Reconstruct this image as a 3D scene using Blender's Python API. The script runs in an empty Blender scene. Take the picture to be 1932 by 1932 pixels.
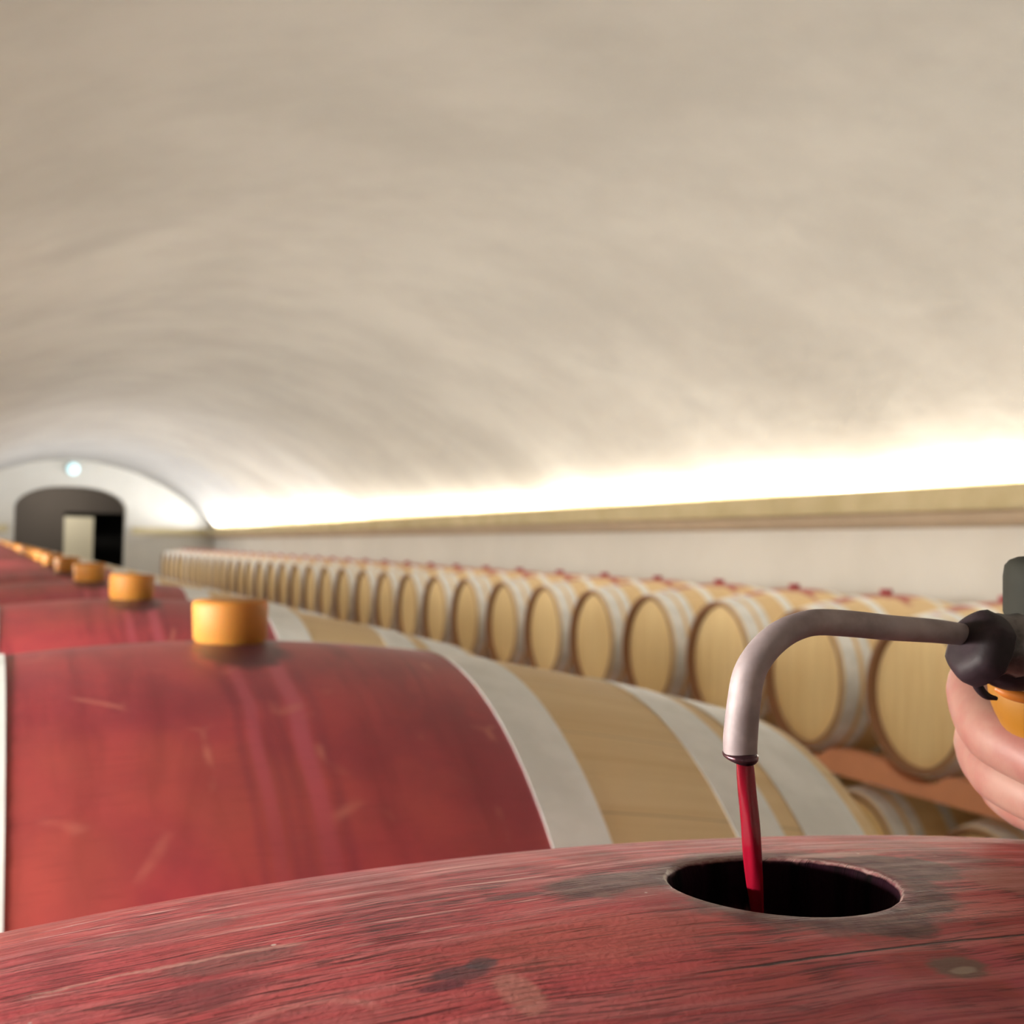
import bpy, bmesh, math, random
from mathutils import Vector, Matrix, noise as mnoise
PI = math.pi
random.seed(7)
S = bpy.context.scene
COL = S.collection

# ------------------------------------------------------------------ camera
CAM = Vector((-0.16198, -0.24604, 0.07106)); FPX = 2491.4
YAW, PIT, ROL = 0.376827, 0.026550, 0.019608
Fv = Vector((math.sin(YAW)*math.cos(PIT), math.cos(YAW)*math.cos(PIT), math.sin(PIT)))
R0 = Vector((math.cos(YAW), -math.sin(YAW), 0)); U0 = R0.cross(Fv)
Rv = math.cos(ROL)*R0 + math.sin(ROL)*U0
Uv = -math.sin(ROL)*R0 + math.cos(ROL)*U0
def at(px, py, d):                     # a point d metres deep, seen at (px, py) in the 1932 frame
    return CAM + (Fv + Rv*((px-966)/FPX) - Uv*((py-966)/FPX))*d
cd = bpy.data.cameras.new('camera'); cam = bpy.data.objects.new('camera', cd); COL.objects.link(cam)
m = Matrix((Rv, Uv, -Fv)).transposed().to_4x4(); m.translation = CAM; cam.matrix_world = m
cd.sensor_width = 36; cd.lens = 36*FPX/1932; cd.clip_start = 0.01; cd.clip_end = 200
cd.dof.use_dof = True; cd.dof.focus_distance = 0.275; cd.dof.aperture_fstop = 27
S.camera = cam

# ------------------------------------------------------------------ world, lights, exposure
w = bpy.data.worlds.new('world'); S.world = w; w.use_nodes = True
w.node_tree.nodes['Background'].inputs[0].default_value = (0.02, 0.02, 0.02, 1)
S.view_settings.view_transform = 'Standard'; S.view_settings.look = 'None'
S.view_settings.exposure = 1.45; S.view_settings.gamma = 1.0; S.view_settings.use_curve_mapping = False
S.cycles.max_bounces = 10; S.cycles.diffuse_bounces = 6
S.cycles.sample_clamp_indirect = 6

XC, HALF, ZS, RISE = 1.38, 2.87, 0.30, 1.36           # vault centre line, half span, springing height, rise
XR, XL = XC+HALF, XC-HALF
Y0, Y1, ZF = -4.0, 27.92, -1.60                        # back wall, far wall, floor
SLOPE = .0033
def ledge_z(y): return .401-SLOPE*(y-4.4)
def cove(name, x, y0, y1, z, watt, col, aim, spread=180):
    l = bpy.data.lights.new(name, 'AREA'); l.shape = 'RECTANGLE'
    l.size = abs(y1-y0); l.size_y = 0.04; l.energy = watt; l.color = col; l.spread = math.radians(spread)
    o = bpy.data.objects.new(name, l); COL.objects.link(o)
    o.location = (x, (y0+y1)/2, z)
    d = Vector(aim).normalized()                       # shine direction
    xa = Vector((0, 1, -SLOPE if name.startswith('cove') else 0)).normalized(); za = -d; ya = za.cross(xa).normalized()
    o.matrix_world = Matrix.Translation(o.location) @ Matrix((xa, ya, za)).transposed().to_4x4()
WARM = (1.0, 0.95, 0.85); COOL = (0.90, 0.94, 1.0)
for y0, y1, p, c in [(-3.8, 3.5, 95, WARM), (3.5, 9.5, 78, WARM), (9.5, 15.5, 58, WARM), (15.5, 21.5, 100, (1, .97, .92)), (21.5, 27.3, 110, COOL)]:
    cove('cove_light_right', XR-0.11, y0, y1, ledge_z((y0+y1)/2)-.001, p, c, (-1, 0, .40))
for y0, y1, p, c in [(-3.8, 3.5, 12, WARM), (3.5, 9.5, 9, WARM), (9.5, 15.5, 3, WARM), (15.5, 21.5, 12, COOL), (21.5, 27.3, 26, COOL)]:
    cove('cove_light_left', XL+0.11, y0, y1, ledge_z((y0+y1)/2)-.001, p, c, (1, 0, .40))

FILL_LAMPS = [(-2.6, 24), (.6, 26), (3.8, 28), (7.0, 28), (10.2, 24), (13.4, 20), (16.6, 18), (19.8, 16), (23.0, 14), (26.2, 10)]
for y, p in FILL_LAMPS:                                # added fill lamps on the unseen left wall, to brighten barrels and heads
    cove('fill_lamp_light', XL+0.085, y-.6, y+.6, 0.06, p*.8, (1, .955, .88), (1, 0, -.42), 125)
# ------------------------------------------------------------------ node helpers
def lin(r, g, b): return tuple((c/255/12.92 if c/255 <= .04045 else ((c/255+.055)/1.055)**2.4) for c in (r, g, b))
class NT:
    def __init__(s, name):
        s.m = bpy.data.materials.new(name); s.m.use_nodes = True; s.t = s.m.node_tree
        s.bs = s.t.nodes['Principled BSDF']; s.tc = s.t.nodes.new('ShaderNodeTexCoord')
    def n(s, typ, **kw):
        k = s.t.nodes.new(typ)
        for a, b in kw.items(): setattr(k, a, b)
        return k
    def put(s, sock, v):
        if isinstance(v, bpy.types.NodeSocket): s.t.links.new(v, sock)
        elif isinstance(v, (tuple, list)):
            v = tuple(v)
            sock.default_value = v+(1,) if (sock.type == 'RGBA' and len(v) == 3) else v
        else: sock.default_value = v
    def math(s, op, a, b=0.0, c=None, clamp=False):
        k = s.n('ShaderNodeMath', operation=op, use_clamp=clamp)
        s.put(k.inputs[0], a); s.put(k.inputs[1], b)
        if c is not None: s.put(k.inputs[2], c)
        return k.outputs[0]
    def xyz(s, v=None):
        k = s.n('ShaderNodeSeparateXYZ'); s.put(k.inputs[0], v or s.tc.outputs['Object']); return k.outputs
    def comb(s, x, y, z):
        k = s.n('ShaderNodeCombineXYZ')
        for i, v in enumerate((x, y, z)): s.put(k.inputs[i], v)
        return k.outputs[0]
    def noise(s, vec, scale, detail=3, rough=.55, dist=0.0):
        k = s.n('ShaderNodeTexNoise'); s.put(k.inputs['Vector'], vec); s.put(k.inputs['Scale'], scale)
        s.put(k.inputs['Detail'], detail); s.put(k.inputs['Roughness'], rough); s.put(k.inputs['Distortion'], dist)
        return k.outputs['Fac']
    def ramp(s, v, a, b, lo=0.0, hi=1.0):                # smooth step from a to b
        k = s.n('ShaderNodeMapRange', interpolation_type='SMOOTHSTEP'); s.put(k.inputs[0], v)
        s.put(k.inputs[1], a); s.put(k.inputs[2], b); s.put(k.inputs[3], lo); s.put(k.inputs[4], hi); return k.outputs[0]
    def mix(s, f, a, b):
        k = s.n('ShaderNodeMix', data_type='RGBA'); s.put(k.inputs[0], f); s.put(k.inputs[6], a); s.put(k.inputs[7], b); return k.outputs[2]
    def bump(s, h, strength, dist, normal=None):
        k = s.n('ShaderNodeBump'); s.put(k.inputs['Strength'], strength); s.put(k.inputs['Distance'], dist)
        s.put(k.inputs['Height'], h)
        if normal: s.put(k.inputs['Normal'], normal)
        return k.outputs[0]
    def out(s, **kw):
        names = dict(col='Base Color', rough='Roughness', metal='Metallic', normal='Normal', spec='Specular IOR Level', trans='Transmission Weight',
                     ior='IOR', sss='Subsurface Weight', ssr='Subsurface Radius', sscale='Subsurface Scale', emit='Emission Color', es='Emission Strength', coat='Coat Weight', coatr='Coat Roughness')
        for a, b in kw.items(): s.put(s.bs.inputs[names[a]], b)
        return s.m
def simple(name, col, rough=.6, var=.12, scale=8, **kw):
    t = NT(name); f = t.noise(t.tc.outputs['Object'], scale, 4)
    c = t.mix(f, tuple(v*(1-var) for v in col), tuple(min(1, v*(1+var)) for v in col))
    return t.out(col=c, rough=rough, **kw)

# ------------------------------------------------------------------ materials
def plaster(name, a, b, scale, bump):
    t = NT(name); o = t.tc.outputs['Object']
    n1 = t.noise(o, scale, 6, .6); n2 = t.noise(o, scale*.25, 3)
    c = t.mix(t.ramp(n1, .3, .7), a, b); c = t.mix(t.ramp(n2, .4, .62, 0, .25), c, tuple(v*.86 for v in a))
    return t.out(col=c, rough=.92, spec=.15, normal=t.bump(n1, bump, .05))
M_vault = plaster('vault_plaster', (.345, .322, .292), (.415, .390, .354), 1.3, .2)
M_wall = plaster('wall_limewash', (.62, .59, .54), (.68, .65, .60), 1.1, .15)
M_corn = plaster('cornice_stone', (.42, .35, .20), (.52, .44, .28), 3.0, .3)
M_corn2 = plaster('cornice_underside', (.42, .33, .24), (.48, .38, .28), 3.0, .2)
M_floor = simple('concrete_floor', (.22, .20, .18), .75, .2, 3)
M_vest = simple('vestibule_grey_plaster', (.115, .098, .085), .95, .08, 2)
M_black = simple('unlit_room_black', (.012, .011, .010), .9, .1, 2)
M_cream = simple('cream_door_paint', (.80, .74, .56), .5, .05, 2)
M_lamp = NT('lamp_glass').out(col=(.7, .95, 1), emit=(.42, .86, .95), es=.34, rough=.3)
M_lampb = simple('lamp_base_grey', (.4, .4, .4), .5)

def wood_coords(t):
    x, y, z = t.xyz()
    arc = t.math('MULTIPLY', t.math('ARCTAN2', y, z), .35)
    return x, arc
def hyp(t, x, y): return t.math('SQRT', t.math('ADD', t.math('MULTIPLY', x, x), t.math('MULTIPLY', y, y)))
def spot(t, x, a, cx, ca, rx, ra, nz, amt=.5, soft=.25, nz2=None):
    """mask 1 inside a ragged blot at (cx, ca)"""
    dx = t.math('DIVIDE', t.math('SUBTRACT', x, cx), rx); da = t.math('DIVIDE', t.math('SUBTRACT', a, ca), ra)
    d = hyp(t, dx, da); d = t.math('ADD', d, t.math('MULTIPLY', t.math('SUBTRACT', nz, .5), amt*2))
    return t.ramp(d, 1-soft, 1+soft, 1, 0)

def red_oak(name, near):
    """oak staves soaked with red wine round the bung: natural oak past the bilge hoops"""
    t = NT(name); x, a = wood_coords(t); rnd = t.n('ShaderNodeObjectInfo').outputs['Random']
    rr = t.math('MULTIPLY', rnd, 7.0) if not near else 0.0
    v = t.comb(x, a, rr)
    big = t.noise(v, 14, 4, .6); med = t.noise(v, 60, 4, .6)
    flow = t.noise(t.comb(t.math('MULTIPLY', x, 30), t.math('MULTIPLY', a, 5), rr), 1, 4, .55, .6)      # runs round the belly
    c = t.mix(t.ramp(big, .35, .65), (.58, .085, .098) if near else (.40, .050, .060), (.44, .055, .072) if near else (.30, .036, .052))
    c = t.mix(t.ramp(flow, .48, .70, 0, .65), c, (.20, .018, .030))
    c = t.mix(t.ramp(t.noise(v, 5, 3), .50, .68, 0, .40), c, (.42, .10, .060))
    # drip runs on both sides of the bung
    w1 = t.math('MULTIPLY', t.math('SUBTRACT', t.noise(t.comb(0, t.math('MULTIPLY', a, 9), rr), 1, 2), .5), .011)
    aa = t.math('ABSOLUTE', a); side = t.ramp(aa, .026, .05)
    for cx, wd, f in ((-.012, .006, .55), (.016, .008, .75)):
        dd = t.math('ABSOLUTE', t.math('SUBTRACT', t.math('ADD', x, w1), cx))
        k = t.math('MULTIPLY', t.ramp(dd, wd*.3, wd, 1, 0), t.math('MULTIPLY', side, t.ramp(aa, .17, .32, f, .1)))
        c = t.mix(k, c, (.47, .085, .125))
        k2 = t.math('MULTIPLY', t.ramp(t.math('ABSOLUTE', t.math('SUBTRACT', dd, wd*1.5)), 0, wd*.8, .30, 0), side)
        c = t.mix(k2, c, (.17, .02, .045))
    if not near:
        # a few soft scuffs left by dried splashes
        vn = t.n('ShaderNodeTexVoronoi', feature='DISTANCE_TO_EDGE'); t.put(vn.inputs['Vector'], t.comb(x, a, rr)); t.put(vn.inputs['Scale'], 17)
        k = t.math('MULTIPLY', t.ramp(vn.outputs[0], .0, .07, 1, 0), t.ramp(t.noise(v, 19, 2), .56, .70, 0, .5))
        c = t.mix(k, c, (.60, .20, .15))
    # wine stain round the bung, its shadow painted in on the near side
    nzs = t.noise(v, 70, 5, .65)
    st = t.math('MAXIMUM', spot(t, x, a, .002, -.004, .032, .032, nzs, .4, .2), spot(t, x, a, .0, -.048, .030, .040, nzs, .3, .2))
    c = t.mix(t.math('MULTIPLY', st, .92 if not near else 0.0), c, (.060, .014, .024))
    grain_v = t.comb(t.math('MULTIPLY', x, 26), t.math('MULTIPLY', a, 520), 0)
    g = t.noise(grain_v, 1, 3, .6, .15)
    nrm = None
    if near:
        warp = t.math('ADD', a, t.math('MULTIPLY', t.noise(v, 9, 2), .016))
        # broad streaks along the staves: raised pink chalk and dark pores
        s1 = t.noise(t.comb(t.math('MULTIPLY', x, 11), t.math('MULTIPLY', warp, 170), 3), 1, 4, .6, .2)
        c = t.mix(t.ramp(s1, .45, .66, 0, .6), c, (.60, .18, .19))
        s4 = t.noise(t.comb(t.math('MULTIPLY', x, 14), t.math('MULTIPLY', warp, 460), 13), 1, 4, .65, .2)
        c = t.mix(t.ramp(s4, .5, .66, 0, .6), c, (.25, .030, .046))
        patch = t.ramp(t.noise(v, 26, 3), .40, .60)
        pore = t.noise(t.comb(t.math('MULTIPLY', x, 75), t.math('MULTIPLY', warp, 1250), 9), 1, 2, .5, .1)
        pk = t.math('MULTIPLY', t.ramp(pore, .535, .59), t.math('ADD', .35, t.math('MULTIPLY', patch, .65)))
        c = t.mix(t.math('MULTIPLY', pk, .85), c, (.075, .008, .014))
        pore2 = t.noise(t.comb(t.math('MULTIPLY', x, 26), t.math('MULTIPLY', warp, 620), 31), 1, 2, .5, .1)
        pk2 = t.ramp(pore2, .625, .665)
        c = t.mix(t.math('MULTIPLY', pk2, .8), c, (.085, .008, .015))
        s2 = t.noise(t.comb(t.math('MULTIPLY', x, 30), t.math('MULTIPLY', warp, 300), 5), 1, 2, .5, .3)
        ck = t.math('MULTIPLY', t.ramp(s2, .60, .68), t.ramp(t.noise(v, 12, 2), .40, .55))
        ck = t.math('MULTIPLY', ck, t.ramp(t.math('ADD', a, t.math('MULTIPLY', x, -.25)), -.02, .02))
        c = t.mix(t.math('MULTIPLY', ck, .75), c, (.70, .36, .34))
        # purple bloom low right
        c = t.mix(t.math('MULTIPLY', spot(t, x, a, -.03, -.066, .045, .016, med, .5, .5), .3), c, (.17, .018, .050))
        # broad orange cast left of the hole front
        c = t.mix(t.math('MULTIPLY', spot(t, x, a, -.055, -.020, .03, .012, med, .5, .5), .4), c, (.48, .12, .085))
        # ragged grey-brown stain round the hole
        nb = t.noise(v, 85, 5, .65)
        k1 = spot(t, x, a, .003, -.001, .0325, .034, nb, .30, .12)
        k2 = spot(t, x, a, .030, .004, .018, .015, nb, .42, .12)
        k3 = spot(t, x, a, -.030, .010, .022, .011, nb, .40, .18)
        k4 = spot(t, x, a, .005, -.028, .012, .010, nb, .45, .16)
        kk = t.math('MAXIMUM', t.math('MAXIMUM', k1, k2), t.math('MAXIMUM', k3, k4))
        stc = t.mix(t.ramp(t.noise(v, 150, 4, .6), .38, .64), (.100, .034, .042), (.165, .085, .076))
        stc = t.mix(t.math('MULTIPLY', pk, .5), stc, (.05, .02, .02))
        c = t.mix(t.math('MULTIPLY', kk, .92), c, stc)
        nb2 = t.math('ADD', t.math('MULTIPLY', t.noise(t.comb(t.math('MULTIPLY', x, 150), t.math('MULTIPLY', a, 520), 4), 1, 4, .6, .3), .55), t.math('MULTIPLY', nb, .45))
        for cx, ca, rx, ra, col, f in ((-.083, -.026, .0055, .0032, (.105, .040, .058), .8), (-.078, -.0235, .003, .0025, (.085, .055, .07), .8),
                                       (-.087, -.030, .0045, .0020, (.13, .022, .045), .8),
                                       (-.076, -.037, .0035, .0075, (.56, .22, .19), .7), (.0045, -.051, .0058, .0042, (.16, .10, .085), .9),
                                       (.0045, -.0525, .0030, .0013, (.42, .34, .27), .6),
                                       (-.058, .011, .0065, .0022, (.11, .025, .035), .8), (-.047, .012, .0035, .0016, (.13, .03, .04), .7),
                                       (-.118, .000, .012, .006, (.22, .09, .09), .6), (-.126, -.014, .012, .006, (.15, .020, .035), .6),
                                       (.058, -.012, .014, .013, (.46, .165, .15), .75), (.060, .008, .010, .003, (.21, .055, .06), .6),
                                       (.028, .020, .012, .003, (.62, .33, .30), .6), (-.030, -.001, .010, .006, (.42, .045, .055), .6),
                                       (-.128, .030, .015, .007, (.30, .12, .12), .5), (.045, .032, .02, .005, (.50, .20, .20), .5)):
            c = t.mix(t.math('MULTIPLY', spot(t, x, a, cx, ca, rx, ra, nb2, .75, .25), f), c, col)
        # pale curved scuff lower left
        q = hyp(t, t.math('DIVIDE', t.math('SUBTRACT', x, -.1125), .013), t.math('DIVIDE', t.math('SUBTRACT', a, -.036), .0095))
        q = t.math('ADD', q, t.math('MULTIPLY', t.math('SUBTRACT', nb, .5), .25))
        q1 = t.math('MULTIPLY', t.ramp(t.math('ABSOLUTE', t.math('SUBTRACT', q, 1)), .02, .16, .45, 0), t.ramp(a, -.036, -.030))
        c = t.mix(q1, c, (.62, .26, .24))
        c = t.mix(t.math('MULTIPLY', t.ramp(q, .8, 1.0, .35, 0), 1), c, (.47, .085, .10))
        # long chalk line at left
        lw = t.math('ADD', t.math('SUBTRACT', a, .003), t.math('ADD', t.math('MULTIPLY', t.math('ADD', x, .125), .02), t.math('MULTIPLY', t.math('SUBTRACT', t.noise(v, 90, 3), .5), .006)))
        lk = t.math('MULTIPLY', t.ramp(t.math('ABSOLUTE', lw), .0003, .0012, 1, 0), t.ramp(t.math('ABSOLUTE', t.math('SUBTRACT', x, -.128)), .020, .028, .6, 0))
        c = t.mix(lk, c, (.66, .34, .30))
        # chipped pale lip of the hole
        rad = hyp(t, x, a); rj = t.math('ADD', rad, t.math('MULTIPLY', t.math('SUBTRACT', t.noise(v, 420, 2), .5), .0016))
        lip = t.ramp(t.math('ABSOLUTE', t.math('SUBTRACT', rj, .0253)), .0001, .0004, .4, 0)
        c = t.mix(lip, c, (.30, .23, .20))
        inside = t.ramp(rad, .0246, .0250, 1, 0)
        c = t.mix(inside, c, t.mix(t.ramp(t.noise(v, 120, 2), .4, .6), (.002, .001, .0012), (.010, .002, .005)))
        # stave joint: a thin crack in front of the hole
        jn = t.math('ADD', a, t.math('MULTIPLY', t.math('SUBTRACT', t.noise(t.comb(x, 0, 0), 40, 3), .5), .003))
        def joint(pos, wid, f, x0, x1):
            jk = t.ramp(t.math('ABSOLUTE', t.math('SUBTRACT', jn, pos)), wid*.4, wid, f, 0)
            return t.math('MULTIPLY', jk, t.ramp(x, x0, x1))
        j1 = joint(-.0415, .00055, 1, -.052, -.030)
        j2 = joint(-.0600, .0006, .8, -.075, -.03)
        jj = j1
        c = t.mix(jj, c, (.035, .006, .010))
        # salt specks
        vs = t.n('ShaderNodeTexVoronoi'); t.put(vs.inputs['Vector'], v); t.put(vs.inputs['Scale'], 55)
        c = t.mix(t.ramp(vs.outputs['Distance'], .018, .035, .8, 0), c, (.85, .75, .70))
        h = t.math('SUBTRACT', t.math('SUBTRACT', t.math('MULTIPLY', s1, .5), t.math('MULTIPLY', pk, .5)), t.math('ADD', t.math('MULTIPLY', jj, 1.5), t.math('MULTIPLY', pk2, .5)))
        h = t.math('ADD', h, t.math('MULTIPLY', t.noise(v, 700, 3), .25))
        nrm = t.bump(h, .55, .0009)
        rough = t.ramp(s1, .3, .7, .62, .42)
        return t.out(col=c, rough=t.math('ADD', rough, t.math('MULTIPLY', inside, .4)), normal=nrm, spec=t.ramp(inside, 0, 1, .45, .05))
    c = t.mix(t.ramp(g, .58, .70, 0, .25), c, (.12, .012, .02))
    # natural oak beyond the inner hoops
    oak = joints(t, oak_colour(t, x, a, rr), x, a)
    e = t.ramp(t.math('ABSOLUTE', x), .158, .164)
    c = t.mix(e, c, oak)
    rough = t.ramp(e, 0, 1, .40, .6)
    return t.out(col=c, rough=rough, spec=.5, normal=t.bump(g, .25, .001))

def oak_colour(t, x, a, z):
    v = t.comb(t.math('MULTIPLY', x, 3), t.math('MULTIPLY', a, 60), z)
    n = t.noise(v, 1, 4, .6, .3); n2 = t.noise(t.comb(x, a, z), 4, 3)
    stv = t.n('ShaderNodeTexWhiteNoise', noise_dimensions='1D'); t.put(stv.inputs['W'], t.math('FLOOR', t.math('DIVIDE', t.math('ADD', a, 5.04), .08)))
    c = t.mix(t.ramp(n, .35, .7), (.80, .62, .36), (.72, .53, .28))
    c = t.mix(t.math('MULTIPLY', stv.outputs[0], .3), c, (.66, .48, .26))
    return t.mix(t.ramp(n2, .4, .7, 0, .4), c, (.76, .60, .35))
def joints(t, c, x, a):
    fr = t.math('FRACT', t.math('DIVIDE', t.math('ADD', a, 5.04), .08))
    j = t.ramp(t.math('ABSOLUTE', t.math('SUBTRACT', fr, .5)), .488, .5, 0, .5)
    return t.mix(j, c, (.10, .05, .03))

def plain_oak(name, stain):
    t = NT(name); x, a = wood_coords(t); rnd = t.math('MULTIPLY', t.n('ShaderNodeObjectInfo').outputs['Random'], 9)
    c = joints(t, oak_colour(t, x, a, rnd), x, a)
    if stain:
        v = t.comb(x, a, rnd); nz = t.noise(v, 18, 4, .6)
        k = t.math('MAXIMUM', spot(t, x, a, .02, -.02, .13, .085, nz, .5, .25), spot(t, x, a, -.16, -.02, .26, .045, nz, .55, .25))
        k = t.math('MAXIMUM', k, spot(t, x, a, .0, -.02, .035, .16, nz, .6, .25))
        c = t.mix(t.math('MULTIPLY', k, .9), c, (.42, .075, .085))
    return t.out(col=c, rough=.6, spec=.35)
M_near = red_oak('wine_soaked_oak_worn', True)
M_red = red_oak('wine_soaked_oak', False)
M_oak = plain_oak('new_oak', False)
M_oaks = plain_oak('new_oak_with_wine_stain', True)
def head_mat():
    t = NT('oak_head'); x, y, z = t.xyz(); rnd = t.math('MULTIPLY', t.n('ShaderNodeObjectInfo').outputs['Random'], 9)
    n = t.noise(t.comb(t.math('MULTIPLY', y, 40), rnd, t.math('MULTIPLY', z, 3)), 1, 4)
    c = t.mix(t.ramp(n, .35, .65), (.96, .76, .41), (.88, .67, .34))
    fr = t.math('FRACT', t.math('DIVIDE', t.math('ADD', y, 5), .095))
    c = t.mix(t.ramp(t.math('ABSOLUTE', t.math('SUBTRACT', fr, .5)), .485, .5, 0, .35), c, (.2, .11, .05))
    return t.out(col=c, rough=.6, spec=.3)
M_head = head_mat()
M_chime = simple('chime_end_grain', (.30, .155, .085), .75, .2, 20)
def hoop_mat():
    t = NT('galvanised_hoop'); o = t.tc.outputs['Object']; n = t.noise(o, 14, 4, .6); n2 = t.noise(o, 160, 2)
    c = t.mix(t.ramp(n, .35, .65), (.88, .90, .90), (.74, .76, .75))
    return t.out(col=c, rough=t.ramp(n2, .3, .7, .38, .55), metal=.15, spec=.4)
M_hoop = hoop_mat()
def bung_mat(name, a, b):
    t = NT(name); n = t.noise(t.tc.outputs['Object'], 30, 3)
    return t.out(col=t.mix(n, a, b), rough=.6, sss=.5, ssr=(1, .35, .1), sscale=.012, spec=.4)
M_bung = bung_mat('amber_silicone', (.46, .20, .032), (.38, .145, .016))
M_bung2 = bung_mat('dark_red_silicone', (.38, .06, .07), (.32, .045, .055))
M_rail = simple('terracotta_painted_rail', (.78, .36, .20), .6, .12, 6)
M_post = simple('rack_post_wood', (.22, .13, .08), .7, .2, 10)

# ------------------------------------------------------------------ mesh helpers
def mesh(name, bm, mat, parent=None, loc=None, smooth=False, angle=None):
    me = bpy.data.meshes.new(name)
    bmesh.ops.recalc_face_normals(bm, faces=bm.faces)
    if smooth:
        for f in bm.faces: f.smooth = True
        if angle is not None:
            for e in bm.edges:
                if len(e.link_faces) == 2 and e.calc_face_angle(0) > angle: e.smooth = False
    bm.to_mesh(me); bm.free()
    for q in (mat if isinstance(mat, (list, tuple)) else [mat]): me.materials.append(q)
    o = bpy.data.objects.new(name, me); COL.objects.link(o)
    if parent: o.parent = parent
    if loc is not None: o.location = loc
    return o
def tag(o, label=None, cat=None, group=None, kind=None):
    if label: o['label'] = label
    if cat: o['category'] = cat
    if group: o['group'] = group
    if kind: o['kind'] = kind
    return o
def empty(name, loc):
    o = bpy.data.objects.new(name, None); o.empty_display_size = .05; COL.objects.link(o); o.location = loc; return o
def box(bm, x0, x1, y0, y1, z0, z1):
    v = [bm.verts.new((x, y, z)) for x in (x0, x1) for y in (y0, y1) for z in (z0, z1)]
    for q in ((0, 1, 3, 2), (4, 6, 7, 5), (0, 4, 5, 1), (2, 3, 7, 6), (0, 2, 6, 4), (1, 5, 7, 3)): bm.faces.new([v[i] for i in q])
def prism(bm, pts, f, close=True):
    """pts: outline rings given by f(p, t) for t in 0, 1"""
    a = [bm.verts.new(f(p, 0)) for p in pts]; b = [bm.verts.new(f(p, 1)) for p in pts]
    n = len(pts)
    for i in range(n):
        bm.faces.new((a[i], a[(i+1) % n], b[(i+1) % n], b[i]))
    if close: bm.faces.new(a); bm.faces.new(b[::-1])
def lathe_x(bm, prof, n=96, mats=None):
    """prof: list of (x, r) turned round the X axis"""
    rings = []
    for x, r in prof:
        rings.append([bm.verts.new((x, r*math.sin(2*PI*i/n), r*math.cos(2*PI*i/n))) for i in range(n)])
    for k in range(len(rings)-1):
        for i in range(n):
            f = bm.faces.new((rings[k][i], rings[k][(i+1) % n], rings[k+1][(i+1) % n], rings[k+1][i]))
            if mats: f.material_index = mats[k]
    return rings
def lathe_z(bm, prof, n=48, cap=True):
    rings = [[bm.verts.new((r*math.cos(2*PI*i/n), r*math.sin(2*PI*i/n), z)) for i in range(n)] for r, z in prof]
    for k in range(len(rings)-1):
        for i in range(n): bm.faces.new((rings[k][i], rings[k][(i+1) % n], rings[k+1][(i+1) % n], rings[k+1][i]))
    if cap: bm.faces.new(rings[0][::-1]); bm.faces.new(rings[-1])
    return rings
def sweep(bm, pts, rad, n=32, cap=True, sub=6, squash=None):
    """round tube through pts (Catmull-Rom) with a radius per point"""
    P = []; Rr = []
    q = [pts[0]*2-pts[1]]+list(pts)+[pts[-1]*2-pts[-2]]; rr = [rad[0]]+list(rad)+[rad[-1]]
    for i in range(1, len(q)-2):
        for s in range(sub):
            t = s/sub
            def cr(a, b, c, d): return .5*((2*b)+(c-a)*t+(2*a-5*b+4*c-d)*t*t+(3*b-a-3*c+d)*t**3)
            P.append(cr(q[i-1], q[i], q[i+1], q[i+2])); Rr.append(cr(rr[i-1], rr[i], rr[i+1], rr[i+2]))
    P.append(q[-2]); Rr.append(rr[-2])
    up = None; rings = []
    for i, p in enumerate(P):
        d = (P[min(i+1, len(P)-1)]-P[max(i-1, 0)]).normalized()
        if up is None: up = d.orthogonal().normalized()
        up = (up-d*up.dot(d)).normalized(); sd = d.cross(up)
        rings.append([bm.verts.new(p+(up*math.cos(2*PI*k/n)+sd*math.sin(2*PI*k/n))*Rr[i]) for k in range(n)])
    for k in range(len(rings)-1):
        for i in range(n): bm.faces.new((rings[k][i], rings[k][(i+1) % n], rings[k+1][(i+1) % n], rings[k+1][i]))
    if cap: bm.faces.new(rings[0][::-1]); bm.faces.new(rings[-1])
    return rings, P

# ------------------------------------------------------------------ the hall
def struct(name, bm, mat, **kw): return tag(mesh(name, bm, mat, **kw), kind='structure')
VR = (HALF**2+RISE**2)/(2*RISE)
def vault_z(x): return ZS+math.sqrt(max(0, VR**2-(x-XC)**2))-(VR-RISE)
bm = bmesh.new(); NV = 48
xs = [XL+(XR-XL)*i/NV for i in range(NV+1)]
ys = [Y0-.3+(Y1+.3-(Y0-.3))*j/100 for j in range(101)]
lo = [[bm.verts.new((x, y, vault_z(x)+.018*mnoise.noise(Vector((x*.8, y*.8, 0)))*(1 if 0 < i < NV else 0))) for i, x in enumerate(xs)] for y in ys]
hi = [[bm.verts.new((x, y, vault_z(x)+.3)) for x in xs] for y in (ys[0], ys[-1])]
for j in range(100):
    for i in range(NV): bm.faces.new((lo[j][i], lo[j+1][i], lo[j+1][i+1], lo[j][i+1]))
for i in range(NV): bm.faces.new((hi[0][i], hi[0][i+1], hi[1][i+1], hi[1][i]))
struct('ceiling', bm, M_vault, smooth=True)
bm = bmesh.new(); box(bm, XL-.3, XR+.3, Y0-.3, Y1+6, ZF-.2, ZF); struct('floor', bm, M_floor)
bm = bmesh.new(); box(bm, XR, XR+.3, Y0-.3, Y1+.3, ZF, ZS+.02); struct('wall_right', bm, M_wall)
bm = bmesh.new(); box(bm, XL-.3, XL, Y0-.3, Y1+.3, ZF, ZS+.02); struct('wall_left', bm, M_wall)
bm = bmesh.new(); box(bm, XL, XR, Y0-.3, Y0, ZF, 1.9); struct('wall_back', bm, M_wall)
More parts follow.
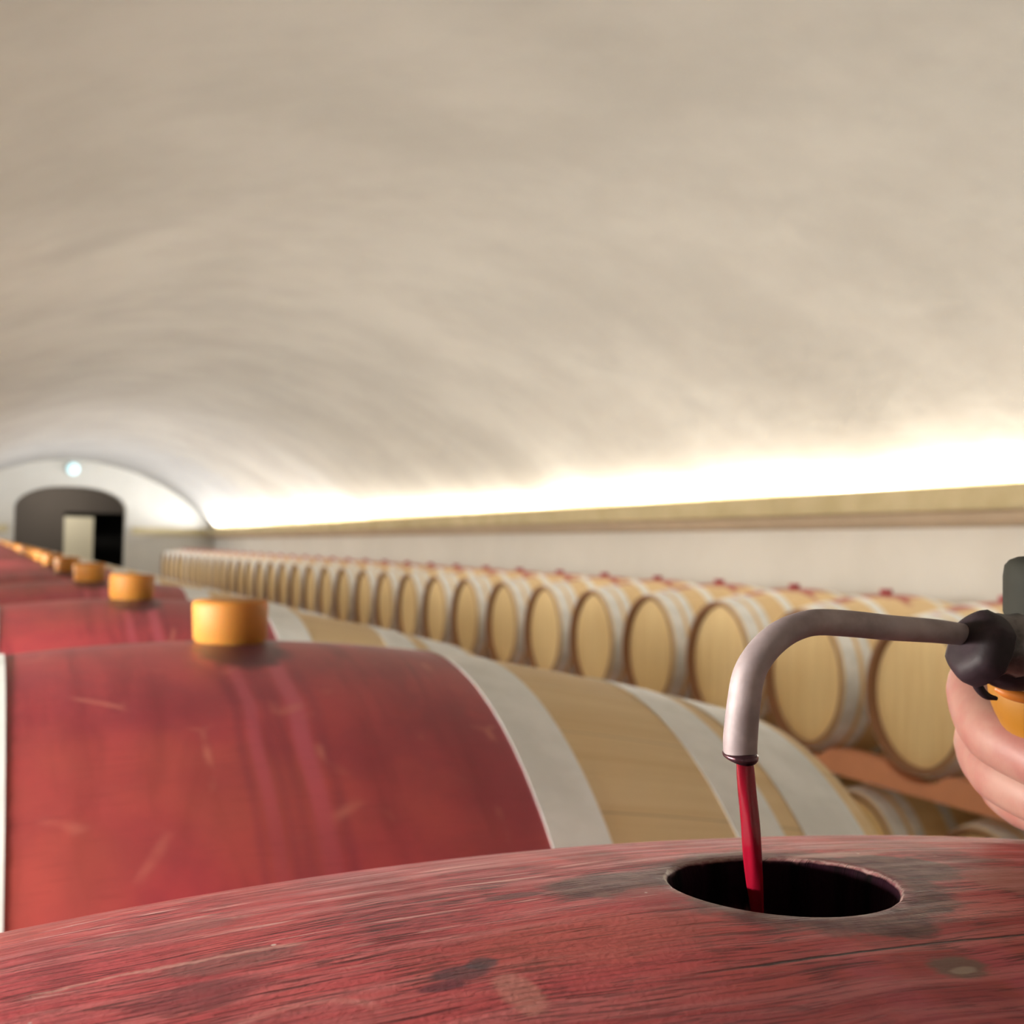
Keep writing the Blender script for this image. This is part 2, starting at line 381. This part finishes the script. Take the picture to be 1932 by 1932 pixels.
# far wall with its basket-arched opening
AX0, AX1, AZS, AZT = 0.30, 2.46, 0.66, 1.13
axc, ah = (AX0+AX1)/2, (AX1-AX0)/2
def arch_z(x): return AZS+(AZT-AZS)*max(0, 1-abs((x-axc)/ah)**2.4)**(1/2.0)
bm = bmesh.new()
NA = 32; ax = [axc-ah*math.cos(PI*i/NA) for i in range(NA+1)]
ol = [(XL, ZF), (AX0, ZF)]+[(x, arch_z(x)) for x in ax]+[(AX1, ZF), (XR, ZF), (XR, 1.9), (XL, 1.9)]
tops = [bm.verts.new((x, Y1, 1.9)) for x in ax]; bots = [bm.verts.new((x, Y1, arch_z(x))) for x in ax]
topb = [bm.verts.new((x, Y1+.45, 1.9)) for x in ax]; botb = [bm.verts.new((x, Y1+.45, arch_z(x))) for x in ax]
for i in range(NA):
    bm.faces.new((bots[i], bots[i+1], tops[i+1], tops[i])); bm.faces.new((botb[i], topb[i], topb[i+1], botb[i+1]))
    bm.faces.new((bots[i], botb[i], botb[i+1], bots[i+1])); bm.faces.new((tops[i], tops[i+1], topb[i+1], topb[i]))
box(bm, XL, AX0, Y1, Y1+.45, ZF, 1.9); box(bm, AX1, XR, Y1, Y1+.45, ZF, 1.9)
struct('wall_far', bm, plaster('far_wall_limewash', (.50, .47, .41), (.56, .53, .47), 1.1, .15))
# vestibule behind the arch
VY = Y1+4.0
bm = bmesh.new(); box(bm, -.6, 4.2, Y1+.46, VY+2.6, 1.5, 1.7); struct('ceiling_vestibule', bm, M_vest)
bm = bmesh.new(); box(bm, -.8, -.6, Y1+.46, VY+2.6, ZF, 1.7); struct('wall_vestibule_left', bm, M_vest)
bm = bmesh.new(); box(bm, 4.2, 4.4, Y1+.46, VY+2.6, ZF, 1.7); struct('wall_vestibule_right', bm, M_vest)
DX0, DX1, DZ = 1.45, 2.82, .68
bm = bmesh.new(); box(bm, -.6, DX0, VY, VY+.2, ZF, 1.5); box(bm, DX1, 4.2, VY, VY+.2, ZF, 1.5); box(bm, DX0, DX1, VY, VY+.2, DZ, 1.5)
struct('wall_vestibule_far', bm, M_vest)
vl = bpy.data.lights.new('vestibule_fill_light', 'POINT'); vl.energy = 34; vl.color = (1, .93, .82); vl.shadow_soft_size = .15; vo = bpy.data.objects.new('vestibule_fill_light', vl); COL.objects.link(vo); vo.location = (1.2, VY-1.6, 1.3)  # added unseen lamp that brightens the vestibule wall and door
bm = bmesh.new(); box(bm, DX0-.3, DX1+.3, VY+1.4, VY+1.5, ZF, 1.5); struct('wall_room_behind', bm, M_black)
dr = tag(empty('door_1', (DX0, VY-.04, ZF)), kind='structure')
bm = bmesh.new(); box(bm, 0, .64, -.05, 0, .01, 2.17); mesh('door_leaf', bm, M_cream, dr)
bm = bmesh.new(); box(bm, .56, .60, -.09, -.05, 1.0, 1.14); mesh('door_handle', bm, M_lampb, dr)

# cornice: fascia with a ledge that hides the cove light, a recessed bed mould under it
def cornice(name, xw, s):
    def prof(sl):
        zt = lambda y: .401-sl*(y-4.4)
        o = []
        for dx, dz in ((0, -.19), (-.10, -.19), (-.13, -.165), (-.15, -.125), (-.195, -.115), (-.20, -.105), (-.20, 0), (-.175, 0), (-.17, -.03), (0, -.03)):
            o.append((dx, dz))
        return o, zt
    o, zt = prof(.0033)
    bm = bmesh.new(); n = len(o)
    ra = [bm.verts.new((xw+s*dx, Y0, zt(Y0)+dz)) for dx, dz in o]; rb = [bm.verts.new((xw+s*dx, Y1, zt(Y1)+dz)) for dx, dz in o]
    for i in range(n):
        f = bm.faces.new((ra[i], ra[(i+1) % n], rb[(i+1) % n], rb[i]))
        if i in (0, 1, 2, 3): f.material_index = 1
    bm.faces.new(ra[::-1]); bm.faces.new(rb)
    return struct(name, bm, [M_corn, M_corn2])
cornice('trim_1', XR, 1); cornice('trim_2', XL, -1)
bm = bmesh.new(); box(bm, AX1+.12, XR-.2, Y1-.06, Y1, .17, .33); struct('trim_3', bm, M_corn)
bm = bmesh.new(); box(bm, XL+.2, AX0-.12, Y1-.06, Y1, .17, .33); struct('trim_4', bm, M_corn)

# round wall lamp above the arch
lp = tag(empty('wall_lamp', (1.39, Y1, 1.48)), 'round pale-blue glowing wall lamp above the dark archway on the far wall', 'lamp')
def disc_y(bm, prof, n=32):
    rings = [[bm.verts.new((r*math.cos(2*PI*i/n), y, r*math.sin(2*PI*i/n))) for i in range(n)] for r, y in prof]
    for k in range(len(rings)-1):
        for i in range(n): bm.faces.new((rings[k][i], rings[k][(i+1) % n], rings[k+1][(i+1) % n], rings[k+1][i]))
    bm.faces.new(rings[0]); bm.faces.new(rings[-1])
bm = bmesh.new(); disc_y(bm, [(.13, 0), (.13, -.03), (.12, -.035)]); mesh('base', bm, M_lampb, lp)
bm = bmesh.new(); disc_y(bm, [(.12, -.03), (.118, -.06), (.10, -.09), (.06, -.11), (.02, -.117)]); mesh('glass_cover', bm, M_lamp, lp, smooth=True)

ORD = ('first second third fourth fifth sixth seventh eighth ninth tenth eleventh twelfth thirteenth fourteenth fifteenth sixteenth seventeenth eighteenth nineteenth twentieth '
       'twenty-first twenty-second twenty-third twenty-fourth twenty-fifth twenty-sixth twenty-seventh twenty-eighth twenty-ninth thirtieth thirty-first thirty-second thirty-third thirty-fourth thirty-fifth thirty-sixth').split()
for k, (y, p) in enumerate(FILL_LAMPS):  # bodies for the added fill lamps, out of view
    e = tag(empty('linear_fill_lamp', (XL, y, .06)), '%s long white added fill lamp on the unseen left wall, counted from the back wall' % ORD[k], 'lamp', 'added fill lamps along the left wall')
    bm = bmesh.new(); box(bm, 0, .06, -.62, .62, -.04, .04); mesh('housing', bm, M_lampb, e)
    bm = bmesh.new(); box(bm, .06, .075, -.60, .60, -.03, .03); mesh('fill_lamp_diffuser', bm, M_wall, e)
# ------------------------------------------------------------------ barrels
HL = .425
def rad(x): return .35-.42*x*x+.35*x**4
def body_tail(side):      # bilge end -> chime -> croze, outward sign
    return [(side*HL, rad(HL)), (side*(HL-.001), rad(HL)-.018), (side*(HL-.034), .266), (side*(HL-.040), .262)]
def make_body_plain():
    bm = bmesh.new()
    xsn = [-HL+2*HL*i/28 for i in range(29)]
    prof = body_tail(-1)[::-1][:-1]+[(x, rad(x)) for x in xsn]+body_tail(1)[1:]
    mats = [1]*3+[0]*28+[1]*3
    lathe_x(bm, prof, 96, mats)
    return bm
def make_body_bored():
    """same shell with a real bung hole of 50 mm, its wall 27 mm deep"""
    bm = bmesh.new(); h = .05; nd = 16; R = .35
    fx = [-h+2*h*i/nd for i in range(nd+1)]
    xsn = [-HL+(HL-h)*i/22 for i in range(22)]+fx+[h+(HL-h)*(i+1)/22 for i in range(22)]
    na = 110; rest = 2*PI*R-2*h
    an = fx+[h+rest*(i+1)/na for i in range(na-1)]
    def Sf(x, s): return Vector((x, rad(x)*math.sin(s/R), rad(x)*math.cos(s/R)))
    G = {}
    for i, x in enumerate(xsn):
        for j, s in enumerate(an):
            inside = 22 < i < 22+nd and 0 < j < nd
            if not inside: G[i, j] = bm.verts.new(Sf(x, s))
    NX, NS = len(xsn), len(an)
    for i in range(NX-1):
        for j in range(NS):
            if 22 <= i < 22+nd and j < nd: continue
            bm.faces.new((G[i, j], G[i+1, j], G[i+1, (j+1) % NS], G[i, (j+1) % NS]))
    # boundary loop of the square, counter-clockwise
    loop = [(22+k, 0) for k in range(nd)]+[(22+nd, k) for k in range(nd)]+[(22+nd-k, nd) for k in range(nd)]+[(22, nd-k) for k in range(nd)]
    prev = [G[p] for p in loop]
    sq = [(xsn[i], an[j]) for i, j in loop]; n = len(loop)
    for k in range(1, 11):
        t = (k/10)**.8; cur = []
        for (x, s) in sq:
            d = math.hypot(x, s); cx, cs = x/d*.0256, s/d*.0256
            cur.append(bm.verts.new(Sf(x+(cx-x)*t, s+(cs-s)*t)))
        for q in range(n): bm.faces.new((prev[q], prev[(q+1) % n], cur[(q+1) % n], cur[q]))
        prev = cur
    for rr_, dz in ((.0251, .0003), (.0246, .0010), (.0240, .004), (.0238, .027)):
        cur = []
        for q, (x, s) in enumerate(sq):
            d = math.hypot(x, s); j = 1+.010*mnoise.noise(Vector((x/d*6, s/d*6, dz*50))); p = Sf(x/d*rr_*j, s/d*rr_*j); p.z -= dz; cur.append(bm.verts.new(p))
        for q in range(n): bm.faces.new((prev[q], prev[(q+1) % n], cur[(q+1) % n], cur[q]))
        prev = cur
    # chimes at both ends
    for i, side in ((0, -1), (NX-1, 1)):
        pr = [G[i, j] for j in range(NS)]
        for (x, r) in body_tail(side)[1:]:
            cur = [bm.verts.new((x, r*math.sin(s/R), r*math.cos(s/R))) for s in an]
            for q in range(NS):
                f = bm.faces.new((pr[q], pr[(q+1) % NS], cur[(q+1) % NS], cur[q])); f.material_index = 1
            pr = cur
    return bm
def make_hoop(a, b):
    bm = bmesh.new(); k = 6; e = .0012
    prof = [(a, rad(a)+.0001)]+[(a+(b-a)*i/k, rad(a+(b-a)*i/k)+e) for i in range(k+1)]+[(b, rad(b)+.0001)]
    lathe_x(bm, prof, 96)
    # riveted lap
    for s in (.25, .75):
        x = a+(b-a)*s
        for dy in (0, .03):
            th = 2.2+dy/.35; r = rad(x)+e
            c = Vector((x, r*math.sin(th), r*math.cos(th))); nrm = Vector((0, math.sin(th), math.cos(th)))
            bmesh.ops.create_uvsphere(bm, u_segments=8, v_segments=5, radius=.004, matrix=Matrix.Translation(c))
    return bm
def make_head(side):
    bm = bmesh.new(); x = side*(HL-.035); t = side*.018
    n = 72; prof = [(x, .268), (x-t, .268)]
    r = lathe_x(bm, [(x, .20), (x, .258), (x-side*.004, .268), (x-t, .268)], n)
    bm.faces.new(r[0]); bm.faces.new(r[-1])
    return bm
HOOPS = [(.150, .192), (.291, .333), (.352, .411)]
Z_ = Vector((0, 0, .35))
def make_barrel(name, loc, bored, mat, hoops=HOOPS):
    e = empty(name, loc)
    mesh('staves', make_body_bored() if bored else make_body_plain(), [mat, M_chime], e, Z_, smooth=True, angle=.6)
    for sd in (-1, 1):
        mesh('barrel_head', make_head(sd), M_head, e, Z_, smooth=True, angle=.6)
        for a, b in hoops:
            if sd < 0: a, b = -b, -a
            mesh('hoop', make_hoop(a, b), M_hoop, e, Z_, smooth=True, angle=.6)
    return e
def kids(o): return [c for c in list(COL.objects) if c.parent == o]
def dup(src, ch, loc, mat=None):
    r = src.copy(); COL.objects.link(r); r.location = loc
    for k in ('label', 'category', 'group'):
        if k in r: del r[k]
    for c in ch:
        d = c.copy(); COL.objects.link(d); d.parent = r
    return r

PITCH = .704
RED = 'wine-stained barrels in the near row'
b0 = make_barrel('wine_barrel', (0, 0, -.70), True, M_near, [(.173, .205)]+HOOPS[1:])
tag(b0, 'red wine-soaked oak barrel with the open black bung hole under the pouring spout', 'barrel', RED)
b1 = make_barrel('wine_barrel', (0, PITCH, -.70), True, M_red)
tag(b1, 'large red-banded oak barrel with grey hoops and amber bung, directly behind the open barrel', 'barrel', RED)
ch1 = kids(b1)
NROW = 31
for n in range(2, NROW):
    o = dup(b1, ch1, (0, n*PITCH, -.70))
    tag(o, '%s red-stained barrel back in the amber-bunged row leading to the archway' % ORD[n], 'barrel', RED)

def make_bung(mat, name, hgt):
    bm = bmesh.new()
    lathe_z(bm, [(.0215, -.026), (.0238, -.004), (.0242, .001), (.0258, .0025), (.0268, hgt-.004), (.0262, hgt-.0012), (.0248, hgt), (.012, hgt+.0004)], 40)
    return mesh(name, bm, mat, smooth=True, angle=.9)
g0 = make_bung(M_bung, 'silicone_bung', .0295); g0.location = (0, PITCH, 0); g0.rotation_euler = (.02, -.015, 0)
tag(g0, 'large amber silicone bung standing in the red barrel right behind the open one', 'bung', 'amber bungs in the near row')
for n in range(2, NROW):
    o = g0.copy(); COL.objects.link(o); o.location = (0, n*PITCH, 0); o.rotation_euler = (random.uniform(-.05, .05), random.uniform(-.05, .05), random.uniform(0, 6))
    o['label'] = 'amber silicone bung on the %s barrel of the red-stained row' % ORD[n]

# right-hand stack by the wall
RX, RZ, RY = 3.44, -.45, 3.744
UP = 'oak barrels on the upper rail by the wall'
bu = make_barrel('oak_barrel', (RX, RY-PITCH, RZ-.35), False, M_oaks); chu = kids(bu)
tag(bu, 'pale oak barrel on the upper rail partly hidden behind the hand and orange handle', 'barrel', UP)
NUP = 34; ups = [bu]
for i in range(1, NUP):
    o = dup(bu, chu, (RX+random.uniform(-.008, .008), RY+(i-1)*PITCH, RZ-.35)); ups.append(o)
    lab = {1: 'pale oak barrel on the upper rail, its round head just left of the hand',
           2: 'pale oak barrel on the upper rail, its head framed by the spout bend',
           3: 'pale oak barrel on the upper rail, first one left of the spout'}.get(
           i, '%s pale oak barrel to the left of the spout in the upper wall row' % ORD[i-3])
    tag(o, lab, 'barrel', UP)
gu = make_bung(M_bung2, 'barrel_bung', .022); gu.location = (RX, RY-PITCH, RZ+.35)
tag(gu, 'dark red bung on the upper-rail barrel behind the grey valve knob', 'bung', 'dark red bungs by the wall')
for i in range(1, NUP):
    o = gu.copy(); COL.objects.link(o); o.location = (ups[i].location.x, ups[i].location.y, RZ+.35)
    o['label'] = 'small dark red bung on the %s upper-rail barrel, counted from the hand' % ORD[i]
LOW = 'oak barrels on the lower level by the wall'
for j, lab in ((-1, 'oak barrel on the lower level, beneath the terracotta rail, showing below the hand'),
               (0, 'oak barrel on the lower level, its pale head peeking out under the terracotta rail'),
               (1, 'oak barrel on the lower level, hidden mostly behind the near row hoops')):
    o = dup(bu, chu, (RX, RY+PITCH/2+j*PITCH, -1.15-.35)); tag(o, lab, 'barrel', LOW)
    for c in kids(o):
        if c.name.startswith('staves'):
            c.data = c.data.copy(); c.data.materials[0] = M_oak

# racks
def cradle_rail(bm, x0, x1, zc, yc, cnt, zt, zb, rcut, ya, yb):
    pts = []
    y = ya
    ysn = sorted(set([ya, yb]+[yc+i*PITCH+d for i in range(cnt) for d in (-.20, -.17, -.15, -.12, -.08, -.04, 0, .04, .08, .12, .15, .17, .20)]))
    top = []
    for y in ysn:
        d = min(abs(y-(yc+i*PITCH)) for i in range(cnt))
        z = zt
        if d < rcut: z = min(zt, zc-math.sqrt(rcut**2-d*d))
        top.append((y, z))
    A = [[bm.verts.new((x, y, z)) for y, z in top] for x in (x0, x1)]
    B = [[bm.verts.new((x, y, zb)) for y, z in top] for x in (x0, x1)]
    for k in range(len(top)-1):
        bm.faces.new((A[0][k], A[0][k+1], A[1][k+1], A[1][k])); bm.faces.new((B[0][k], B[1][k], B[1][k+1], B[0][k+1]))
        bm.faces.new((A[0][k], B[0][k], B[0][k+1], A[0][k+1])); bm.faces.new((A[1][k], A[1][k+1], B[1][k+1], B[1][k]))
    bm.faces.new((A[0][0], A[1][0], B[1][0], B[0][0])); bm.faces.new((A[0][-1], B[0][-1], B[1][-1], A[1][-1]))
def rack(name, label, cx, zc, yc, cnt, zt, zb, floor_rail=None):
    ya, yb = yc-.36, yc+(cnt-1)*PITCH+.36
    r = tag(empty(name, (cx, ya, ZF)), label, 'rack')
    off = Vector((-cx, -ya, -ZF))
    for s in (-1, 1):
        bm = bmesh.new(); xa, xb = sorted((cx+s*.41, cx+s*.33)); cradle_rail(bm, xa, xb, zc, yc, cnt, zt, zb, .320, ya, yb)
        mesh('rail', bm, M_rail, r, off)
    return r, off, ya, yb
r, off, ya, yb = rack('barrel_rack', 'long terracotta-coloured rail rack carrying the upper oak barrels along the wall', RX, RZ, RY-PITCH, NUP, -.715, -.815)
for k in range(0, NUP+1, 4):
    y = min(ya+.0+k*PITCH, yb-.06)
    if 3.2 < y < 5: y = ya
    for s in (-1, 1):
        bm = bmesh.new(); x = RX+s*.37; box(bm, x-.035, x+.035, y, y+.06, ZF, -.815); mesh('post', bm, M_post, r, off)
r2, off2, ya2, yb2 = rack('barrel_rack', 'timber rack under the near row of red-stained barrels', 0, -.35, 0, NROW, -.62, -.72)
for k in range(0, NROW+1, 4):
    y = min(ya2+k*PITCH, yb2-.06)
    for s in (-1, 1):
        bm = bmesh.new(); x = s*.37; box(bm, x-.035, x+.035, y, y+.06, ZF, -.72); mesh('post', bm, M_post, r2, off2)
r3 = tag(empty('floor_rail', (RX, 3.0, ZF)), 'low floor rail under the lower oak barrels by the wall', 'rack')
for s in (-1, 1):
    bm = bmesh.new(); xa, xb = sorted((RX+s*.41, RX+s*.33)); cradle_rail(bm, xa, xb, -1.15, RY-PITCH/2, 3, -1.42, ZF, .320, 3.04, 4.80)
    mesh('rail', bm, M_rail, r3, Vector((-RX, -3.0, -ZF)))

# ------------------------------------------------------------------ wine stream
def wine_mat():
    t = NT('red_wine'); n = t.noise(t.tc.outputs['Object'], 60, 2)
    return t.out(col=t.mix(n, (.31, .007, .026), (.17, .003, .012)), rough=.06, trans=.35, ior=1.34, spec=.6, sss=.1, ssr=(.6, .05, .1), sscale=.003)
M_wine = wine_mat()
bm = bmesh.new()
sp = [(1403, 1425, .283, 15), (1405, 1455, .283, 16.5), (1409, 1500, .2831, 17), (1416, 1560, .2832, 18), (1421, 1610, .2834, 18), (1425, 1660, .2836, 16), (1429, 1715, .284, 13), (1433, 1790, .2845, 11), (1437, 1880, .285, 11)]
rings, P = sweep(bm, [at(a, b, d) for a, b, d, r in sp], [r*.283/FPX for a, b, d, r in sp], 28, True, 8)
for k, rg in enumerate(rings):
    c = P[k]
    for i, v in enumerate(rg):
        th = 2*PI*i/len(rg); v.co = c+(v.co-c)*(1+.09*math.sin(3*th+k*.10)+.05*math.sin(5*th-k*.13))
ws = mesh('wine_stream', bm, M_wine, smooth=True)
tag(ws, 'thin stream of bright red wine falling from the spout into the bung hole', 'wine')

# ------------------------------------------------------------------ topping gun
def metal(name, a, b, rough, met, sc=60):
    t = NT(name); o = t.tc.outputs['Object']; n = t.noise(o, sc, 4, .6); n2 = t.noise(o, sc*12, 2)
    return t.out(col=t.mix(t.ramp(n, .35, .65), a, b), rough=rough, metal=met, normal=t.bump(n2, .12, .0003))
M_tube = metal('wine_tinted_steel', (.32, .265, .272), (.21, .165, .170), .62, .25)
M_tip = metal('stained_dark_steel', (.16, .09, .10), (.07, .03, .04), .25, .8)
M_collar = metal('black_wine_stained_plastic', (.012, .007, .009), (.024, .014, .018), .55, 0, 90)
M_collar.node_tree.nodes['Principled BSDF'].inputs['Specular IOR Level'].default_value = .2
M_valve = metal('scuffed_black_metal', (.05, .045, .045), (.16, .14, .135), .38, .55, 120)
M_orange = simple('orange_handle_plastic', (.21, .082, .001), .55, .25, 40, spec=.5)
M_knob = metal('dark_grey_green_plastic', (.018, .018, .014), (.026, .026, .021), .75, 0, 30); M_knob.node_tree.nodes['Principled BSDF'].inputs['Specular IOR Level'].default_value = .15

tp = [(1397, 1427, .283, 31.5), (1397, 1391, .283, 32.5), (1403, 1329, .283, 31.5), (1413, 1273, .283, 30.5), (1437, 1231, .284, 29), (1471, 1199, .286, 27.5), (1508, 1181, .288, 25.5),
      (1545, 1174, .290, 25), (1605, 1177, .294, 25), (1680, 1184.5, .299, 24), (1767, 1191, .305, 22.5), (1818, 1198, .309, 21), (1862, 1207, .313, 21)]
GX = at(1900, 1215, .318)
gun = tag(empty('wine_topping_gun', GX), 'barrel topping gun with bent steel spout, black collar, orange handle and grey knob', 'filling gun')
OG = -GX
bm = bmesh.new(); T = [at(a, b, d) for a, b, d, r in tp]; TR = [r*d/FPX for a, b, d, r in tp]
rings, P = sweep(bm, T, TR, 40, False, 7)
mn = [v for v in rings[0]]
# inner bore
inner = []
c0 = P[0]; dn = (P[1]-P[0]).normalized()
for s, dp in ((.80, 0), (.74, .003), (.66, .008)):
    inner.append([bm.verts.new(c0+(v.co-c0)*s+dn*dp) for v in mn])
prev = mn
for rg in inner:
    for i in range(40): bm.faces.new((prev[i], rg[i], rg[(i+1) % 40], prev[(i+1) % 40]))
    prev = rg
bm.faces.new(prev)
mesh('spout_tube', bm, M_tube, gun, OG, smooth=True, angle=1.0)
bm = bmesh.new()                                       # dark rolled lip at the mouth
c = P[0]+dn*.0003; u = dn.orthogonal().normalized(); v2 = dn.cross(u); nr, ns = 40, 12; rr = []
for i in range(nr):
    a = 2*PI*i/nr; rd = u*math.cos(a)+v2*math.sin(a); R_ = TR[0]*.93*(1+.03*math.sin(2*a+1)); q = .00072*(1+.35*math.sin(a*2))
    cen = c+rd*R_+dn*.0006*math.sin(a+.7)
    rr.append([bm.verts.new(cen+rd*q*math.cos(2*PI*k/ns)+dn*q*1.3*math.sin(2*PI*k/ns)) for k in range(ns)])
for i in range(nr):
    for k in range(ns): bm.faces.new((rr[i][k], rr[(i+1) % nr][k], rr[(i+1) % nr][(k+1) % ns], rr[i][(k+1) % ns]))
tag(mesh('spout_lip', bm, M_tip, gun, OG, smooth=True), 'dark wine-stained spout lip')

def axis_lathe(bm, p0, d, prof, n=40, ref=None, facet=None):
    """turn prof (s along axis, r) round the axis p0 + s*d"""
    d = d.normalized(); u = (ref-d*ref.dot(d)).normalized() if ref else d.orthogonal().normalized(); v = d.cross(u); rings = []
    for s, r in prof:
        ring = []
        for i in range(n):
            a = 2*PI*i/n; k = r
            if facet: k = r*facet(a, s)
            ring.append(bm.verts.new(p0+d*s+(u*math.cos(a)+v*math.sin(a))*k))
        rings.append(ring)
    for k in range(len(rings)-1):
        for i in range(n): bm.faces.new((rings[k][i], rings[k][(i+1) % n], rings[k+1][(i+1) % n], rings[k+1][i]))
    bm.faces.new(rings[0][::-1]); bm.faces.new(rings[-1])
# collar nut: a flared ring, tilted a little towards the lens
ax_d = (at(1975, 1248, .330)-at(1800, 1196, .300)).normalized()
cn0 = at(1826, 1212, .306)
def hexf(a, s):
    q = (a % (PI/3))-PI/6; return .90+.10*math.cos(q)/1 if False else math.cos(PI/6)/math.cos(q)*.5+.5
bm = bmesh.new()
tilt = (ax_d*1.0 - Uv*.10 - Fv*.42).normalized()
axis_lathe(bm, cn0, tilt, [(-.0005, .0034), (-.0006, .0060), (.0004, .0081), (.0022, .0090), (.0060, .0090), (.0070, .0080), (.0078, .0066)], 48, Uv, hexf)
mesh('collar_nut', bm, M_collar, gun, OG, smooth=True, angle=.7)
# valve body running out to the right
bm = bmesh.new()
vb0 = at(1850, 1213, .3125)
prof = [(0, .0070), (.004, .0074)]
for k in range(9): prof += [(.006+k*.0050, .0071), (.0085+k*.0050, .0077)]
prof += [(.055, .0085), (.085, .0085)]
axis_lathe(bm, vb0, (Rv*1.0-Uv*.08+Fv*.10), prof, 40)
mesh('valve_body', bm, M_valve, gun, OG, smooth=True, angle=.8)
# dark underslung belly under the valve
bm = bmesh.new()
sweep(bm, [at(1850, 1235, .314), at(1872, 1252, .315), at(1905, 1262, .317), at(1950, 1258, .320), at(2040, 1250, .326)], [.0030, .0045, .0052, .0056, .0056], 28, True, 6)
mesh('lower_housing', bm, M_collar, gun, OG, smooth=True, angle=1.0)
# thin seal hook below the collar
bm = bmesh.new()
sweep(bm, [at(1838, 1268, .3135), at(1843, 1288, .3140), at(1850, 1302, .3145), at(1862, 1313, .3150), at(1880, 1318, .316)], [.0016, .0013, .0011, .0009, .0005], 16, True, 5)
mesh('seal_strap', bm, M_collar, gun, OG, smooth=True)
# orange handle: rounded grip going down to the right
bm = bmesh.new()
sweep(bm, [at(1962, 1235, .336), at(1968, 1268, .337), at(1978, 1305, .338), at(1998, 1355, .340), at(2030, 1420, .343), at(2066, 1500, .347), at(2075, 1530, .348)], [.0125, .0138, .0142, .0132, .0115, .0105, .0060], 36, True, 7)
mesh('handle', bm, M_orange, gun, OG, smooth=True, angle=1.0)
bm = bmesh.new()
sweep(bm, [at(1878, 1298, .3235), at(1900, 1308, .3222), at(1932, 1316, .3215), at(1980, 1322, .3215)], [.0008, .0013, .0015, .0015], 16, True, 5)
tag(mesh('handle_rib', bm, simple('brown_orange_rib', (.34, .10, .012), .45), gun, OG, smooth=True), 'darker brown-orange rib')
# grey valve knob above
bm = bmesh.new()
kn = at(1985, 1185, .335)
axis_lathe(bm, kn, Uv, [(0, .0105), (.004, .0118), (.013, .0118), (.0158, .0114), (.0172, .0102), (.0180, .0082), (.0184, .004)], 40)
mesh('valve_knob', bm, M_knob, gun, OG, smooth=True, angle=.9)

# ------------------------------------------------------------------ the hand
def skin_mat():
    t = NT('skin'); o = t.tc.outputs['Object']; n = t.noise(o, 45, 4, .6); n2 = t.noise(o, 900, 2)
    c = t.mix(t.ramp(n, .35, .65), (.235, .125, .098), (.205, .080, .066))
    return t.out(col=c, rough=.5, sss=.15, ssr=(1, .3, .2), sscale=.006, spec=.35, normal=t.bump(n2, .15, .0003))
M_skin = skin_mat(); M_nail = simple('fingernail', (.62, .36, .30), .35)
M_sleeve = simple('dark_blue_sleeve', (.05, .06, .09), .9, .2, 60)
chains = {
    'index':  [(2010, 1258, .405, 10.5), (1836, 1284, .380, 10.0), (1868, 1384, .352, 8.8), (1990, 1448, .330, 8.0), (2030, 1468, .326, 6.8)],
    'middle': [(2025, 1350, .408, 10.5), (1848, 1386, .386, 9.8), (1882, 1458, .356, 8.8), (1995, 1520, .333, 8.0), (2035, 1530, .330, 6.8)],
    'ring':   [(2040, 1430, .410, 10.0), (1884, 1468, .390, 9.0), (1930, 1512, .362, 8.0), (2010, 1542, .340, 7.2), (2045, 1546, .338, 6.2)],
    'pinky':  [(2050, 1490, .410, 9.0), (1965, 1500, .395, 7.4), (1995, 1522, .372, 6.6), (2040, 1540, .355, 6.0), (2070, 1542, .352, 5.2)],
    'thumb':  [(2150, 1440, .372, 13.0), (2110, 1350, .345, 11.0), (2062, 1280, .330, 10.0), (2035, 1215, .326, 8.6), (2025, 1185, .326, 7.2)]}
me = bpy.data.meshes.new('person'); V = []; Rd = []; E = []
def add(p, r, link=None):
    V.append(p); Rd.append(r/1000)
    if link is not None: E.append((link, len(V)-1))
    return len(V)-1
el = add(at(3600, 960, .66), 40)
fa = add(at(3000, 1140, .56), 36, el)
fb = add(at(2560, 1290, .48), 30, fa)
wr = add(at(2340, 1360, .43), 24, fb)
pa = add(at(2200, 1390, .410), 24, wr)
pc = add(at(2110, 1375, .408), 20, pa)
for nme, c in chains.items():
    prev = pa if nme == 'thumb' else pc
    for (a, b, d, r) in c: prev = add(at(a, b, d), r, prev)
me.from_pydata(V, E, [])
me.update()
ho = bpy.data.objects.new('person', me); COL.objects.link(ho)
sk = ho.modifiers.new('skin', 'SKIN'); sk.use_smooth_shade = True; sk.branch_smoothing = .6
for i, sv in enumerate(me.skin_vertices[0].data): sv.radius = (Rd[i], Rd[i]); sv.use_root = (i == pa)
sb = ho.modifiers.new('sub', 'SUBSURF'); sb.levels = 2; sb.render_levels = 2
dg = bpy.context.evaluated_depsgraph_get(); ev = bpy.data.meshes.new_from_object(ho.evaluated_get(dg))
ho.modifiers.clear(); ho.data = ev
ev.materials.clear(); ev.materials.append(M_skin)
for f in ev.polygons: f.use_smooth = True
tag(ho, "person's hand and forearm closed round the orange handle of the topping gun", 'person')
bm = bmesh.new()
sweep(bm, [at(2750, 1225, .515), at(3000, 1140, .56), at(3350, 1035, .615), at(3720, 925, .68)], [.046, .050, .055, .057], 36, True, 8)
mesh('sleeve', bm, M_sleeve, ho, None, smooth=True, angle=1.0)
